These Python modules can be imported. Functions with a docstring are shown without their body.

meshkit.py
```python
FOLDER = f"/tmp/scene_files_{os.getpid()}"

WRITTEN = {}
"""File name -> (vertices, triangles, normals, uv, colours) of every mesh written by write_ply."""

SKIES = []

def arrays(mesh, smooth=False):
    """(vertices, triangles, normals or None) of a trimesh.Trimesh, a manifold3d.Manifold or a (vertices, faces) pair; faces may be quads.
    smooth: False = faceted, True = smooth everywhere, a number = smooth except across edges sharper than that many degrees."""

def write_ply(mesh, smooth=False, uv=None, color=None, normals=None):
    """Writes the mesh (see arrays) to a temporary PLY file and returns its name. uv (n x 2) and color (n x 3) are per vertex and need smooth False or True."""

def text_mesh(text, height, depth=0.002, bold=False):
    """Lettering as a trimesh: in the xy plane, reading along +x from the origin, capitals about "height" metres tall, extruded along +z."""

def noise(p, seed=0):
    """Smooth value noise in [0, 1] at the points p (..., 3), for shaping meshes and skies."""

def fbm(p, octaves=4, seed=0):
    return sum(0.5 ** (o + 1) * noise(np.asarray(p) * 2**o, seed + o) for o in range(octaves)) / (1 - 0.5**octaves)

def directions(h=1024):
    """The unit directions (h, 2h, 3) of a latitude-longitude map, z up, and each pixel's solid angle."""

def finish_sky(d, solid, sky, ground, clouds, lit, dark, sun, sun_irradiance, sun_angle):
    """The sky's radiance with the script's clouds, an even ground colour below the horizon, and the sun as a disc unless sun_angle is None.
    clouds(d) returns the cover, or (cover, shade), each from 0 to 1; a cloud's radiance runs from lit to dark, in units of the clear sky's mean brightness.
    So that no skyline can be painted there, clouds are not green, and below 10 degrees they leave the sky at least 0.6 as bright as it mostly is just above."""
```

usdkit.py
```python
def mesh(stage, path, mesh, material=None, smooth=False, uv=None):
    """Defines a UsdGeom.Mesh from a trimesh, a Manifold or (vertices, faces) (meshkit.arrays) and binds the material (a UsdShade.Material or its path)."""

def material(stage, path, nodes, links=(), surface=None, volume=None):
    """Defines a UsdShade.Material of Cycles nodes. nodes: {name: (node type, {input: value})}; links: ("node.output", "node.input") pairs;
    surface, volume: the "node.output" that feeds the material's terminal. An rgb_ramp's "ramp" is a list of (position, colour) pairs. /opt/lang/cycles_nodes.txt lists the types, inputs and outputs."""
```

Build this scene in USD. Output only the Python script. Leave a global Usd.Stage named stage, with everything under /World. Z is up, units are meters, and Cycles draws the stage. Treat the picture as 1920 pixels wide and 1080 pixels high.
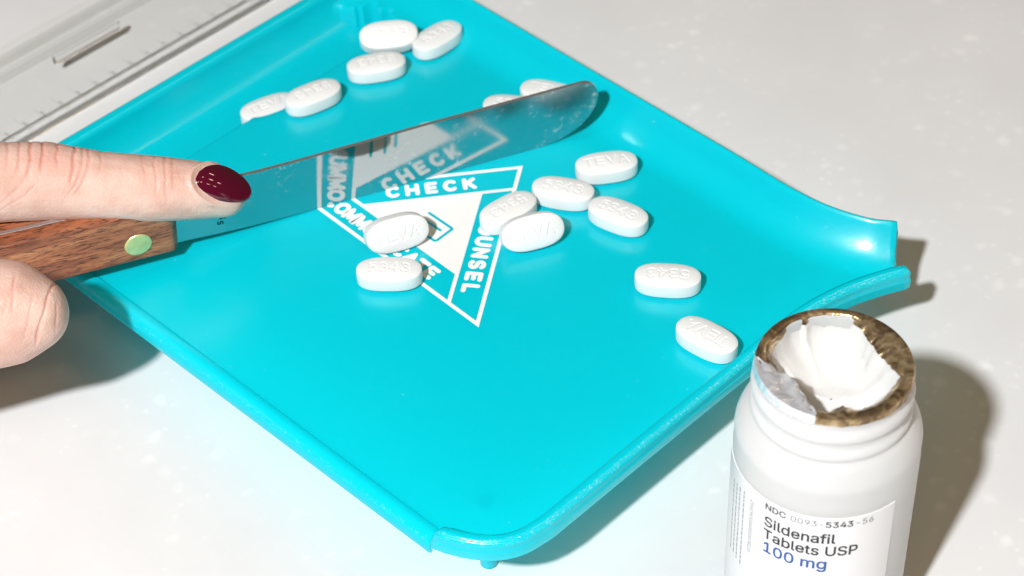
import math, random
import numpy as np, trimesh, shapely
from shapely.geometry import Polygon, LineString, Point, MultiLineString
from shapely.ops import unary_union
from shapely import affinity
from scipy.spatial import Delaunay
from pxr import Usd, UsdGeom, UsdLux, UsdShade, Gf, Sdf
import usdkit, meshkit
from manifold3d import Manifold

random.seed(4); RNG = np.random.default_rng(4)
stage = Usd.Stage.CreateInMemory()
UsdGeom.SetStageUpAxis(stage, UsdGeom.Tokens.z); UsdGeom.SetStageMetersPerUnit(stage, 1.0)
UsdGeom.Xform.Define(stage, '/World'); UsdGeom.Scope.Define(stage, '/World/Looks')
MM = 0.001

# ---------------------------------------------------------------- camera (75 mm lens on a 36 mm wide sensor), millimetres here
ZF = 22.0                                 # the tray's floor above the counter
PITCH, ROLL, FPX = math.radians(43.05), math.radians(-2.4), 4000.0
FWD = np.array([0, math.cos(PITCH), -math.sin(PITCH)])
_r0 = np.array([1., 0, 0]); _u0 = np.cross(_r0, FWD)
RGT = math.cos(ROLL) * _r0 + math.sin(ROLL) * _u0
UPV = -math.sin(ROLL) * _r0 + math.cos(ROLL) * _u0
CAM = np.array([0, 0, ZF]) - 520 * FWD
cam = UsdGeom.Camera.Define(stage, '/World/camera')
m4 = np.eye(4); m4[0, :3] = RGT; m4[1, :3] = UPV; m4[2, :3] = -FWD; m4[3, :3] = CAM * MM
cam.AddTransformOp().Set(Gf.Matrix4d(m4.tolist()))
cam.CreateHorizontalApertureAttr(36.0); cam.CreateVerticalApertureAttr(20.25); cam.CreateFocalLengthAttr(75.0)
cam.CreateClippingRangeAttr(Gf.Vec2f(0.02, 50)); cam.CreateFStopAttr(22.0); cam.CreateFocusDistanceAttr(0.480)
cam.CreateExposureAttr(0.0)

# ---------------------------------------------------------------- light: a small flash close to the camera, a dim warm room
def look_at(p, target):
    z = np.array(p, float) - np.array(target, float); z /= np.linalg.norm(z)
    x = np.cross([0, 0, 1.], z); n = np.linalg.norm(x); x = np.array([1., 0, 0]) if n < 1e-6 else x / n
    m = np.eye(4); m[0, :3] = x; m[1, :3] = np.cross(z, x); m[2, :3] = z; m[3, :3] = np.array(p) * MM
    return Gf.Matrix4d(m.tolist())
flash = UsdLux.DiskLight.Define(stage, '/World/flash_lamp')
flash.CreateRadiusAttr(0.026); flash.CreateNormalizeAttr(True); flash.CreateIntensityAttr(6.15)
flash.CreateColorAttr(Gf.Vec3f(0.965, 0.985, 1.0)); flash.AddTransformOp().Set(look_at((-320, -720, 880), (30, 40, 20)))
for i, (x, y) in enumerate([(-420, -1500), (20, -1240), (1000, -1500), (2000, -1500), (3000, -1500), (1000, 200), (2000, 200), (3000, 200), (1900, 1700)]):
    l = UsdLux.RectLight.Define(stage, f'/World/ceiling_lamp_{i:03d}')
    l.CreateWidthAttr(0.40); l.CreateHeightAttr(0.24); l.CreateNormalizeAttr(True); l.CreateIntensityAttr(0.95)
    l.CreateColorAttr(Gf.Vec3f(1.0, 0.72, 0.42)); l.AddTransformOp().Set(look_at((x, y, 2100), (x, y, 0)))
dome = UsdLux.DomeLight.Define(stage, '/World/room_light')
wm = usdkit.material(stage, '/World/Looks/room', {'b': ('background_shader', {'color': (1.0, 0.80, 0.50), 'strength': 0.052})}, surface='b.background')
UsdShade.MaterialBindingAPI.Apply(dome.GetPrim()).Bind(wm)

# ---------------------------------------------------------------- helpers
def at(px, py, z):
    """the point at height z (mm) that the photograph's pixel (1920 wide) looks at"""
    d = (px - 960) / FPX * RGT - (py - 540) / FPX * UPV + FWD
    return CAM + (z - CAM[2]) / d[2] * d
AZ = math.radians(44.3)
EU = np.array([math.cos(AZ), math.sin(AZ), 0]); EV = np.array([-math.sin(AZ), math.cos(AZ), 0])
def tray_uv(px, py, z):
    p = at(px, py, z); return np.array([p @ EU, p @ EV])
def to_world(uvz):
    uvz = np.asarray(uvz, float); return uvz[..., 0:1] * EU + uvz[..., 1:2] * EV + uvz[..., 2:3] * np.array([0, 0, 1.])

NAMES = {}
def numbered(parent, name):
    k = NAMES.get((parent, name), -1) + 1; NAMES[(parent, name)] = k
    return f'{parent}/{name}' + (f'_{k:03d}' if k else '')
def tag(prim, label=None, cat=None, group=None, kind=None):
    p = prim.GetPrim() if hasattr(prim, 'GetPrim') else prim
    for k, v in (('label', label), ('category', cat), ('group', group), ('kind', kind)):
        if v: p.SetCustomDataByKey(k, v)
    return prim
def thing(name, label, cat, group=None, loc=(0, 0, 0)):
    x = UsdGeom.Xform.Define(stage, numbered('/World', name)); x.AddTranslateOp().Set(Gf.Vec3d(*[float(c) * MM for c in loc]))
    x._loc = np.array(loc, float)
    return tag(x, label, cat, group)
ORIGIN = {}
def obj(name, mesh, mat, parent=None, smooth=30, loc=None, uv=None):
    """one mesh prim; vertices given in world millimetres, stored relative to the thing's base"""
    pp = '/World' if parent is None else str(parent.GetPath())
    if hasattr(mesh, 'to_mesh'):
        mm = mesh.to_mesh(); mesh = trimesh.Trimesh(np.asarray(mm.vert_properties[:, :3]), np.asarray(mm.tri_verts), process=False)
    if isinstance(mesh, tuple): mesh = trimesh.Trimesh(*mesh, process=False)
    o = ORIGIN.get(pp, np.zeros(3)) if loc is None else np.array(loc, float)
    mesh = trimesh.Trimesh((np.asarray(mesh.vertices) - o) * MM, mesh.faces, process=False)
    path = numbered(pp, name)
    ORIGIN[path] = o
    return usdkit.mesh(stage, path, mesh, mat, smooth=smooth, uv=uv)
def based(x):
    ORIGIN[str(x.GetPath())] = x._loc; return x
def M(name, nodes, links=(), surface='p.BSDF'):
    return usdkit.material(stage, '/World/Looks/' + name, nodes, links, surface=surface)
def grid_mesh(P):
    """P: (n, m, 3) points -> open quad grid"""
    n, m = P.shape[:2]; i = np.arange(n * m).reshape(n, m)
    q = np.stack([i[:-1, :-1], i[1:, :-1], i[1:, 1:], i[:-1, 1:]], -1).reshape(-1, 4)
    return trimesh.Trimesh(P.reshape(-1, 3), np.vstack([q[:, [0, 1, 2]], q[:, [0, 2, 3]]]), process=False)
def lathe(profile, n=128, centre=(0, 0)):
    a = np.linspace(0, 2 * np.pi, n, endpoint=False); pr = np.asarray(profile, float)
    v = np.stack([pr[:, None, 0] * np.cos(a) + centre[0], pr[:, None, 0] * np.sin(a) + centre[1], np.repeat(pr[:, 1:2], n, 1)], -1)
    f = []
    i = np.arange(len(pr) * n).reshape(len(pr), n); j = np.roll(i, -1, 1)
    q = np.stack([i[:-1], j[:-1], j[1:], i[1:]], -1).reshape(-1, 4)
    return trimesh.Trimesh(v.reshape(-1, 3), np.vstack([q[:, [0, 1, 2]], q[:, [0, 2, 3]]]), process=False)
def sstep(a, b, x):
    t = np.clip((x - a) / (b - a), 0, 1); return t * t * (3 - 2 * t)

# rounded stroke lettering: each glyph is a list of polylines in a box 0..w x 0..1
def arc(cx, cy, rx, ry, a0, a1, n=16):
    a = np.radians(np.linspace(a0, a1, n)); return [(cx + rx * math.cos(t), cy + ry * math.sin(t)) for t in a]
GLYPH = {
    'C': (.8, [arc(.42, .5, .42, .5, 50, 310, 24)]), 'O': (.86, [arc(.43, .5, .43, .5, 0, 360, 30)]),
    'H': (.76, [[(0, 0), (0, 1)], [(.76, 0), (.76, 1)], [(0, .5), (.76, .5)]]),
    'E': (.64, [[(.64, 0), (0, 0), (0, 1), (.64, 1)], [(0, .5), (.56, .5)]]),
    'K': (.72, [[(0, 0), (0, 1)], [(.68, 1), (0, .42)], [(.24, .6), (.72, 0)]]),
    'M': (.92, [[(0, 0), (.06, 1), (.46, .12), (.86, 1), (.92, 0)]]), 'N': (.76, [[(0, 0), (0, 1), (.76, 0), (.76, 1)]]),
    'U': (.76, [[(0, 1), (0, .38)] + arc(.38, .38, .38, .38, 180, 360) + [(.76, 1)]]), 'I': (.02, [[(0, 0), (0, 1)]]),
    'A': (.8, [[(0, 0), (.4, 1), (.8, 0)], [(.16, .34), (.64, .34)]]), 'T': (.76, [[(0, 1), (.76, 1)], [(.38, 1), (.38, 0)]]),
    'S': (.68, [arc(.34, .74, .32, .26, 35, 240, 14) + arc(.34, .25, .33, .25, 75, -145, 14)]),
    'L': (.6, [[(0, 1), (0, 0), (.6, 0)]]), 'V': (.8, [[(0, 1), (.4, 0), (.8, 1)]]),
    '5': (.62, [[(.58, 1), (.08, 1), (.04, .56)] + arc(.3, .33, .32, .33, 120, -145, 14)]),
    '3': (.62, [arc(.3, .75, .27, .25, 140, -80, 12) + arc(.3, .26, .32, .26, 80, -140, 14)]),
    '4': (.66, [[(.48, 0), (.48, 1), (0, .3), (.66, .3)]]),
}
def strokes(text, gap=.3):
    out, x = [], 0.0
    for c in text:
        w, ls = GLYPH[c]; out += [np.array(l) + [x, 0] for l in ls]; x += w + gap
    w = x - gap
    return [l - [w / 2, .5] for l in out], w
def glyph_shape(c, height, stroke):
    w, ls = GLYPH[c]
    return unary_union([LineString((np.array(l) - [w / 2, .5]) * (height - stroke)).buffer(stroke / 2, quad_segs=6) for l in ls])
def sheet(poly, thick):
    ms = [trimesh.creation.extrude_polygon(g, thick, engine='earcut') for g in getattr(poly, 'geoms', [poly]) if g.area > 1e-4]
    return trimesh.util.concatenate(ms)

# ---------------------------------------------------------------- materials
OBJ = ('texture_coordinate', {})
mat_counter = M('quartz_counter', {
    'g': ('geometry', {}), 'n1': ('noise_texture', {'scale': 26.0, 'detail': 5.0, 'roughness': .6}), 'n2': ('noise_texture', {'scale': 210.0, 'detail': 3.0}),
    'v': ('voronoi_texture', {'scale': 130.0, 'randomness': 1.0}), 'v2': ('voronoi_texture', {'scale': 240.0, 'randomness': 1.0}),
    'wob': ('mix_vector', {'fac': .004}),
    'r1': ('rgb_ramp', {'ramp': [(.3, (.665, .664, .675)), (.7, (.705, .705, .715))]}),
    'r2': ('rgb_ramp', {'ramp': [(0, (1, 1, 1)), (.16, (.6, .6, .6)), (.3, (0, 0, 0)), (1, (0, 0, 0))]}),
    'r3': ('rgb_ramp', {'ramp': [(0, (.8, .8, .8)), (.13, (.4, .4, .4)), (.24, (0, 0, 0)), (1, (0, 0, 0))]}),
    'gate': ('rgb_ramp', {'ramp': [(.46, (0, 0, 0)), (.6, (1, 1, 1))]}), 'k': ('mix_color', {'blend_type': 'multiply', 'fac': 1.0}),
    'add': ('mix_color', {'blend_type': 'lighten', 'fac': 1.0}),
    'mx': ('mix_color', {'b': (.81, .81, .815)}),
    'p': ('principled_bsdf', {'roughness': .42, 'ior': 1.45})},
    [('g.position', 'n1.vector'), ('g.position', 'n2.vector'), ('g.position', 'wob.a'), ('n2.color', 'wob.b'), ('wob.result', 'v.vector'), ('wob.result', 'v2.vector'),
     ('n1.fac', 'r1.fac'), ('v.distance', 'r2.fac'), ('v2.distance', 'r3.fac'), ('r2.color', 'add.a'), ('r3.color', 'add.b'), ('n1.fac', 'gate.fac'),
     ('add.result', 'k.a'), ('gate.color', 'k.b'), ('k.result', 'mx.fac'), ('r1.color', 'mx.a'), ('mx.result', 'p.base_color')])
def turquoise(name, rough, scuff):
    return M(name, {
        'g': ('geometry', {}), 'n': ('noise_texture', {'scale': 1500.0, 'detail': 3.0, 'roughness': .7}), 'n2': ('noise_texture', {'scale': 45.0, 'detail': 4.0}),
        'v': ('noise_texture', {'scale': 620.0, 'detail': 2.0}), 'rr': ('map_range', {'from_min': .3, 'from_max': .7, 'to_min': rough - .03, 'to_max': rough + .05}),
        'ramp': ('rgb_ramp', {'ramp': [(.755, (0, 0, 0)), (.80, (1, 1, 1))]}),
        'c': ('mix_color', {'a': (.0, .56, .70), 'b': (.35, .72, .75)}), 'sc': ('math', {'math_type': 'multiply', 'value2': scuff}),
        'b': ('bump', {'strength': .10, 'distance': .00012}),
        'p': ('principled_bsdf', {'ior': 1.46, 'subsurface_weight': .35, 'subsurface_radius': (.1, 1.0, 1.0), 'subsurface_scale': .0025}),
        'w': ('attribute', {'attribute': 'wear_sparkle'}), 'wn': ('noise_texture', {'scale': 1500.0, 'detail': 3.0, 'roughness': .7}), 'wr': ('rgb_ramp', {'ramp': [(.56, (0, 0, 0)), (.63, (1, 1, 1))]}),
        'wk': ('math', {'math_type': 'multiply'}), 'c3': ('mix_color', {'b': (.55, .83, .86)})},  # pale scuff specks; the rim's sparkling highlights are painted into this colour
        [('g.position', 'n.vector'), ('g.position', 'n2.vector'), ('g.position', 'v.vector'), ('n2.fac', 'rr.value'), ('rr.result', 'p.roughness'),
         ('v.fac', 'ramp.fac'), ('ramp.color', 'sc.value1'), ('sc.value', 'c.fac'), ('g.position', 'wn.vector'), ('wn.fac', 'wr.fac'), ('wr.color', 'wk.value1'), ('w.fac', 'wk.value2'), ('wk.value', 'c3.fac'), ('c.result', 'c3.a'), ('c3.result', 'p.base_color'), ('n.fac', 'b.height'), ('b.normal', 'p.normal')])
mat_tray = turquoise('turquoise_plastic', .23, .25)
mat_print = M('white_print', {'p': ('principled_bsdf', {'base_color': (.80, .80, .795), 'roughness': .35})})
mat_tablet = M('tablet_coating', {
    'o': OBJ, 'n': ('noise_texture', {'scale': 900.0, 'detail': 3.0}), 'b': ('bump', {'strength': .08, 'distance': .0001}),
    'p': ('principled_bsdf', {'base_color': (.775, .775, .775), 'roughness': .38, 'subsurface_weight': .25, 'subsurface_radius': (1, .9, .8), 'subsurface_scale': .0008})},
    [('o.object', 'n.vector'), ('n.fac', 'b.height'), ('b.normal', 'p.normal')])
mat_bottle = M('white_bottle_plastic', {'p': ('principled_bsdf', {'base_color': (.87, .87, .87), 'roughness': .42, 'subsurface_weight': .6, 'subsurface_radius': (1, .97, .93), 'subsurface_scale': .003})})
mat_label = M('label_paper', {'p': ('principled_bsdf', {'base_color': (.77, .77, .78), 'roughness': .3})})
mat_ink = M('black_ink', {'p': ('principled_bsdf', {'base_color': (.025, .025, .028), 'roughness': .4})})
mat_inkgrey = M('grey_ink', {'p': ('principled_bsdf', {'base_color': (.30, .30, .31), 'roughness': .4})})
mat_inkpale = M('pale_grey_ink', {'p': ('principled_bsdf', {'base_color': (.19, .19, .2), 'roughness': .4})})
mat_inkblue = M('blue_ink', {'p': ('principled_bsdf', {'base_color': (.02, .09, .33), 'roughness': .4})})
mat_foil = M('burnt_foil', {
    'g': ('geometry', {}), 'n': ('noise_texture', {'scale': 260.0, 'detail': 4.0, 'roughness': .6, 'distortion': 1.2}),
    'c': ('rgb_ramp', {'ramp': [(.28, (.05, .035, .025)), (.46, (.22, .15, .085)), (.6, (.52, .37, .2)), (.74, (.80, .68, .5))]}),
    'b': ('bump', {'strength': .5, 'distance': .0005}), 'rr': ('map_range', {'from_min': .3, 'from_max': .7, 'to_min': .42, 'to_max': .2}),
    'p': ('principled_bsdf', {'metallic': .75})},
    [('g.position', 'n.vector'), ('n.fac', 'c.fac'), ('c.color', 'p.base_color'), ('n.fac', 'b.height'), ('b.normal', 'p.normal'), ('n.fac', 'rr.value'), ('rr.result', 'p.roughness')])
mat_silver = M('silver_foil', {
    'g': ('geometry', {}), 'n': ('noise_texture', {'scale': 300.0, 'detail': 4.0, 'distortion': .5}), 'b': ('bump', {'strength': .9, 'distance': .0009}),
    'p': ('principled_bsdf', {'base_color': (.80, .81, .86), 'metallic': .55, 'roughness': .2})},
    [('g.position', 'n.vector'), ('n.fac', 'b.height'), ('b.normal', 'p.normal')])
mat_liner = M('white_liner', {'p': ('principled_bsdf', {'base_color': (.62, .62, .61), 'roughness': .5, 'subsurface_weight': .2, 'subsurface_radius': (1, 1, 1), 'subsurface_scale': .001})})
mat_steel = M('polished_steel', {
    'o': OBJ, 'map': ('mapping', {'scale': (1, 1, 1)}), 'n': ('noise_texture', {'scale': 520.0, 'detail': 6.0, 'roughness': .72}),
    'n2': ('noise_texture', {'scale': 95.0, 'detail': 4.0}), 'n3': ('noise_texture', {'scale': 900.0, 'detail': 4.0}),
    'dust': ('rgb_ramp', {'ramp': [(.54, (0, 0, 0)), (.66, (1, 1, 1))]}), 'gate': ('rgb_ramp', {'ramp': [(.46, (.05, .05, .05)), (.62, (1, 1, 1))]}),
    'k': ('mix_color', {'blend_type': 'multiply', 'fac': 1.0}), 'kk': ('math', {'math_type': 'multiply', 'value2': .55}),
    'rr': ('map_range', {'from_min': .35, 'from_max': .7, 'to_min': .045, 'to_max': .12}), 'sx': ('separate_xyz', {}), 'gx': ('map_range', {'range_type': 'smoothstep', 'from_min': .012, 'from_max': .062, 'to_min': 0, 'to_max': .17}), 'ra': ('math', {'math_type': 'add'}), 'kd': ('math', {'math_type': 'add'}), 'b': ('bump', {'strength': .025, 'distance': .0002}),
    'p': ('principled_bsdf', {'base_color': (.44, .51, .53), 'metallic': 1.0}),
    'd': ('diffuse_bsdf', {'color': (.72, .74, .74)}), 'm': ('mix_closure', {})},
    [('o.object', 'n.vector'), ('o.object', 'n2.vector'), ('o.object', 'n3.vector'), ('n.fac', 'dust.fac'), ('n2.fac', 'gate.fac'), ('dust.color', 'k.a'), ('gate.color', 'k.b'),
     ('k.result', 'kk.value1'), ('kk.value', 'm.fac'), ('n2.fac', 'rr.value'), ('o.object', 'sx.vector'), ('sx.x', 'gx.value'), ('rr.result', 'ra.value1'), ('gx.result', 'ra.value2'), ('ra.value', 'p.roughness'), ('n3.fac', 'b.height'), ('b.normal', 'p.normal'),
     ('p.BSDF', 'm.closure1'), ('d.BSDF', 'm.closure2')], surface='m.closure')
mat_edge = M('worn_steel_edge', {
    'o': OBJ, 'n': ('noise_texture', {'scale': 700.0, 'detail': 4.0}), 'b': ('bump', {'strength': .6, 'distance': .0003}),
    'p': ('principled_bsdf', {'base_color': (.62, .62, .62), 'metallic': .9, 'roughness': .4})}, [('o.object', 'n.vector'), ('n.fac', 'b.height'), ('b.normal', 'p.normal')])
mat_brass = M('brass', {'o': OBJ, 'n': ('noise_texture', {'scale': 400.0, 'detail': 4.0}), 'c': ('rgb_ramp', {'ramp': [(.3, (.60, .58, .25)), (.7, (.74, .72, .34))]}),
    'p': ('principled_bsdf', {'metallic': .55, 'roughness': .38})}, [('o.object', 'n.vector'), ('n.fac', 'c.fac'), ('c.color', 'p.base_color')])
def nail_mat():
    return M('dark_red_varnish', {'p': ('principled_bsdf', {'base_color': (.085, .002, .016), 'roughness': .07, 'ior': 1.5, 'coat_weight': 1.0, 'coat_roughness': .02})})
mat_nail = nail_mat()
mat_clear = M('clear_plastic', {'f0': ('layer_weight', {'blend': .5}), 'f1': ('math', {'math_type': 'power', 'value2': 4.0}), 'f': ('math', {'math_type': 'multiply_add', 'value2': .6, 'value3': .025}), 't': ('transparent_bsdf', {'color': (.99, .992, .988)}), 'g': ('glossy_bsdf', {'color': (1, 1, 1), 'roughness': .08}), 'm': ('mix_closure', {})},
    [('f0.facing', 'f1.value1'), ('f1.value', 'f.value1'), ('f.value', 'm.fac'), ('t.BSDF', 'm.closure1'), ('g.BSDF', 'm.closure2')], surface='m.closure')
mat_clearrib = M('clear_plastic_rib', {'p': ('principled_bsdf', {'base_color': (.99, .99, .985), 'transmission_weight': 1.0, 'roughness': .12, 'ior': 1.46})})
mat_tick = M('grey_tick', {'p': ('principled_bsdf', {'base_color': (.52, .52, .53), 'roughness': .5})})

# ---------------------------------------------------------------- the counter
slab = trimesh.creation.box([2400, 2400, 30]); slab.apply_translation([0, 0, -15])
tag(obj('counter', slab, mat_counter, smooth=False), kind='structure')

# ---------------------------------------------------------------- the counting tray
tray = based(thing('counting_tray', 'turquoise plastic tablet counting tray with a spout and a white printed triangle', 'tray'))
ZR = ZF + 9.0
def catmull(pts, n=12):
    p = np.asarray(pts, float); p = np.vstack([2 * p[0] - p[1], p, 2 * p[-1] - p[-2]]); out = []
    for i in range(1, len(p) - 2):
        for t in np.linspace(0, 1, n, endpoint=False):
            out.append(.5 * (2 * p[i] + (p[i + 1] - p[i - 1]) * t + (2 * p[i - 1] - 5 * p[i] + 4 * p[i + 1] - p[i + 2]) * t ** 2 + (3 * p[i] - p[i - 1] - 3 * p[i + 1] + p[i + 2]) * t ** 3))
    return np.array(out + [p[-2]])
def corner(cx, cy, r, a0, a1, n=14):
    a = np.radians(np.linspace(a0, a1, n)); return np.c_[cx + r * np.cos(a), cy + r * np.sin(a)]
rf = catmull([(71.0, 108), (70.3, 78), (69.2, 45), (68.2, 10), (67.4, -15), (66.6, -31), (67.2, -43), (70.0, -53.5), (73.6, -59.4)])
fr = catmull([(64.0, -70.6), (57.6, -67.4), (48, -63.8), (34, -61.0), (14, -60.2), (-12, -60), (-50, -60)])
fc = catmull([(-50, -60), (-56, -59.1), (-59.9, -57.5), (-63.4, -54.6), (-66.3, -50.4), (-68.3, -46.2)], 5)[1:]
mouth = np.array([rf[-1] + (fr[0] - rf[-1]) * t + np.array([.707, -.707]) * -1.4 * math.sin(math.pi * t) for t in np.linspace(0, 1, 12)[1:-1]])
fl = np.array([(-69.6, y) for y in np.linspace(-42, 112, 60)])
lc = corner(-59.6, 114, 10, 180, 90); lf = np.array([(x, 124.2) for x in np.linspace(-55, 55, 40)]); bc = corner(57, 110.2, 14, 90, 0)
outline = np.vstack([rf, mouth, fr, fc, fl, lc, lf, bc])
OUT = Polygon(outline).buffer(0)
L_rf = LineString(np.vstack([bc[3:], rf])); L_fr = LineString(np.vstack([fr, fc]))
L_fl = LineString(np.vstack([fc[-1:], fl, lc[:4]])); L_lf = LineString(np.vstack([lc, lf]))
def tray_z(P):
    P = np.asarray(P, float); pts = shapely.points(P); u, v = P[:, 0], P[:, 1]
    def wall(line, h, flat, w, e):
        d = shapely.distance(pts, line); s = np.clip((d - flat) / w, 0, 1)
        return h * (1 - s) ** e
    sp = sstep(20, 62, u - .25 * v)                     # towards the spout
    base = np.zeros(len(P))
    trough = -6.0 * (1 - sstep(0, 2.2, shapely.distance(pts, Polygon([(-75, 100.2), (64, 100.2), (64, 128), (-75, 128)]).buffer(.01))))
    z = base + trough
    d = shapely.distance(pts, L_rf); s = np.clip((d - .9) / 11.5, 0, 1)
    z = np.maximum(z, (ZR - ZF) * (1 - s) ** 2.1 - 6.0 * (s >= 1))
    z = np.maximum(z, np.where(shapely.distance(pts, L_fr) < 4.6, wall(L_fr, 4.0 + 2.2 * sp, 2.1, 2.3, 1.5), -9))
    dl = shapely.distance(pts, L_lf); sl = np.clip((dl - 3.0) / 8.0, 0, 1)
    z = np.where(dl < 11.2, np.maximum(z, trough + (4.2 - trough) * (1 - sl) ** 2.4), z)
    df = shapely.distance(pts, L_fl)
    on = (v > -46.2) & (df < 8) & (v < 118)
    groove = -1.3 * ((df > 3.60) & (df < 3.92)) * (v < 92)
    lip = np.where(df < 2.4, -1.7 * (1 - df / 2.4) ** 2, 0) + .25 * (1 - sstep(3.0, 4.2, df))
    flz = np.where(v < 98, lip + groove, np.maximum(lip + groove, 2.5 * (1 - sstep(2, 4, df))))
    tall = (shapely.distance(pts, L_fr) < 3.4) | (dl < 6.2)
    z = np.where(on & ~tall, flz + np.where(v > 98, trough * sstep(2, 5, df), 0), z)
    # round the rim's top edge
    de = shapely.distance(pts, OUT.exterior)
    return z - .35 * np.clip(1 - de / .6, 0, 1) ** 2
def ring_pts(poly, step):
    out = []
    for g in getattr(poly, 'geoms', [poly]):
        r = g.exterior; n = max(int(r.length / step), 8)
        out.append(np.array([r.interpolate(t, normalized=True).coords[0] for t in np.arange(n) / n]))
    return np.vstack(out)
bnd = ring_pts(OUT, .75); nb_ = len(bnd)
cloud = [bnd]
for d_ in (.25, .5, .9, 1.4, 1.9, 2.3, 2.7, 3.1, 3.4, 3.55, 3.7, 3.85, 4.0, 4.3, 4.8, 5.5, 6.3, 7.2, 8.2, 9.4, 10.8, 12.4):
    cloud.append(ring_pts(OUT.buffer(-d_), .85 if d_ < 5 else 1.3))
inner = OUT.buffer(-13.2)
gx, gy = np.meshgrid(np.arange(-70, 80, 2.4), np.arange(-75, 130, 2.4)); g = np.c_[gx.ravel(), gy.ravel()]
cloud.append(g[shapely.contains(inner, shapely.points(g))])
for vv in (97.6, 98.0, 98.4, 98.8, 99.2, 99.6, 100.0, 100.4):
    r = np.c_[np.arange(-55, 57, 1.1), np.full(102, vv)]; cloud.append(r[shapely.contains(inner, shapely.points(r))])
cloud = np.vstack(cloud)
_df = shapely.distance(shapely.points(cloud), L_fl); _keep = np.arange(len(cloud)) < nb_
cloud = cloud[_keep | ~((_df > 3.25) & (_df < 4.25) & (cloud[:, 1] > -43.5) & (cloud[:, 1] < 91))]
cloud = np.vstack([cloud] + [np.c_[np.full(190, -69.6 + k), np.linspace(-43.4, 90.9, 190)] for k in (3.3, 3.585, 3.615, 3.905, 3.935, 4.2)])
tri = Delaunay(cloud).simplices
cen = cloud[tri].mean(1); tri = tri[shapely.contains(OUT, shapely.points(cen))]
a_, b_, c_ = cloud[tri[:, 0]], cloud[tri[:, 1]], cloud[tri[:, 2]]
ar = (b_ - a_)[:, 0] * (c_ - a_)[:, 1] - (b_ - a_)[:, 1] * (c_ - a_)[:, 0]
tri = tri[np.abs(ar) > 1e-5]; ar = ar[np.abs(ar) > 1e-5]; tri[ar < 0] = tri[ar < 0][:, ::-1]
zt = ZF + tray_z(cloud)
top = np.c_[cloud, zt]
# outer wall: from the rim round and down, then the underside
tang = np.roll(bnd, -1, 0) - np.roll(bnd, 1, 0); nrm = np.c_[tang[:, 1], -tang[:, 0]]; nrm /= np.linalg.norm(nrm, axis=1, keepdims=True)
if Polygon(bnd).exterior.is_ccw is False: nrm = -nrm
zb = zt[:nb_]
spb = sstep(34, 66, bnd[:, 0] - .25 * bnd[:, 1]) * (bnd[:, 1] < -20)
low = np.where(zb > ZF + 1.5, np.maximum(zb - 5.6, ZF - 1.6), zb - 2.2)
low = np.where(zb > ZF + 6, zb - 5.6, low)
nrm = nrm * np.where(zb < ZF + 1.5, .4, 1.0)[:, None]
rings = [np.c_[bnd, zb], np.c_[bnd + nrm * .35, zb - .15], np.c_[bnd + nrm * .62, zb - .5], np.c_[bnd + nrm * .7, zb - 1.0]]
mid = .52 * zb + .48 * low
rings += [np.c_[bnd + nrm * .72, mid + .25], np.c_[bnd + nrm * .95, mid], np.c_[bnd + nrm * 1.0, mid - .3], np.c_[bnd + nrm * .98, low + .35], np.c_[bnd + nrm * .75, low + .05], np.c_[bnd + nrm * .2, low], np.c_[bnd - nrm * 1.2, low], np.c_[bnd - nrm * 1.5, np.minimum(low + .6, zb - 1.7)]]
V = [top]; F = [tri]; n0 = len(top); prev = np.arange(nb_)
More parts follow.
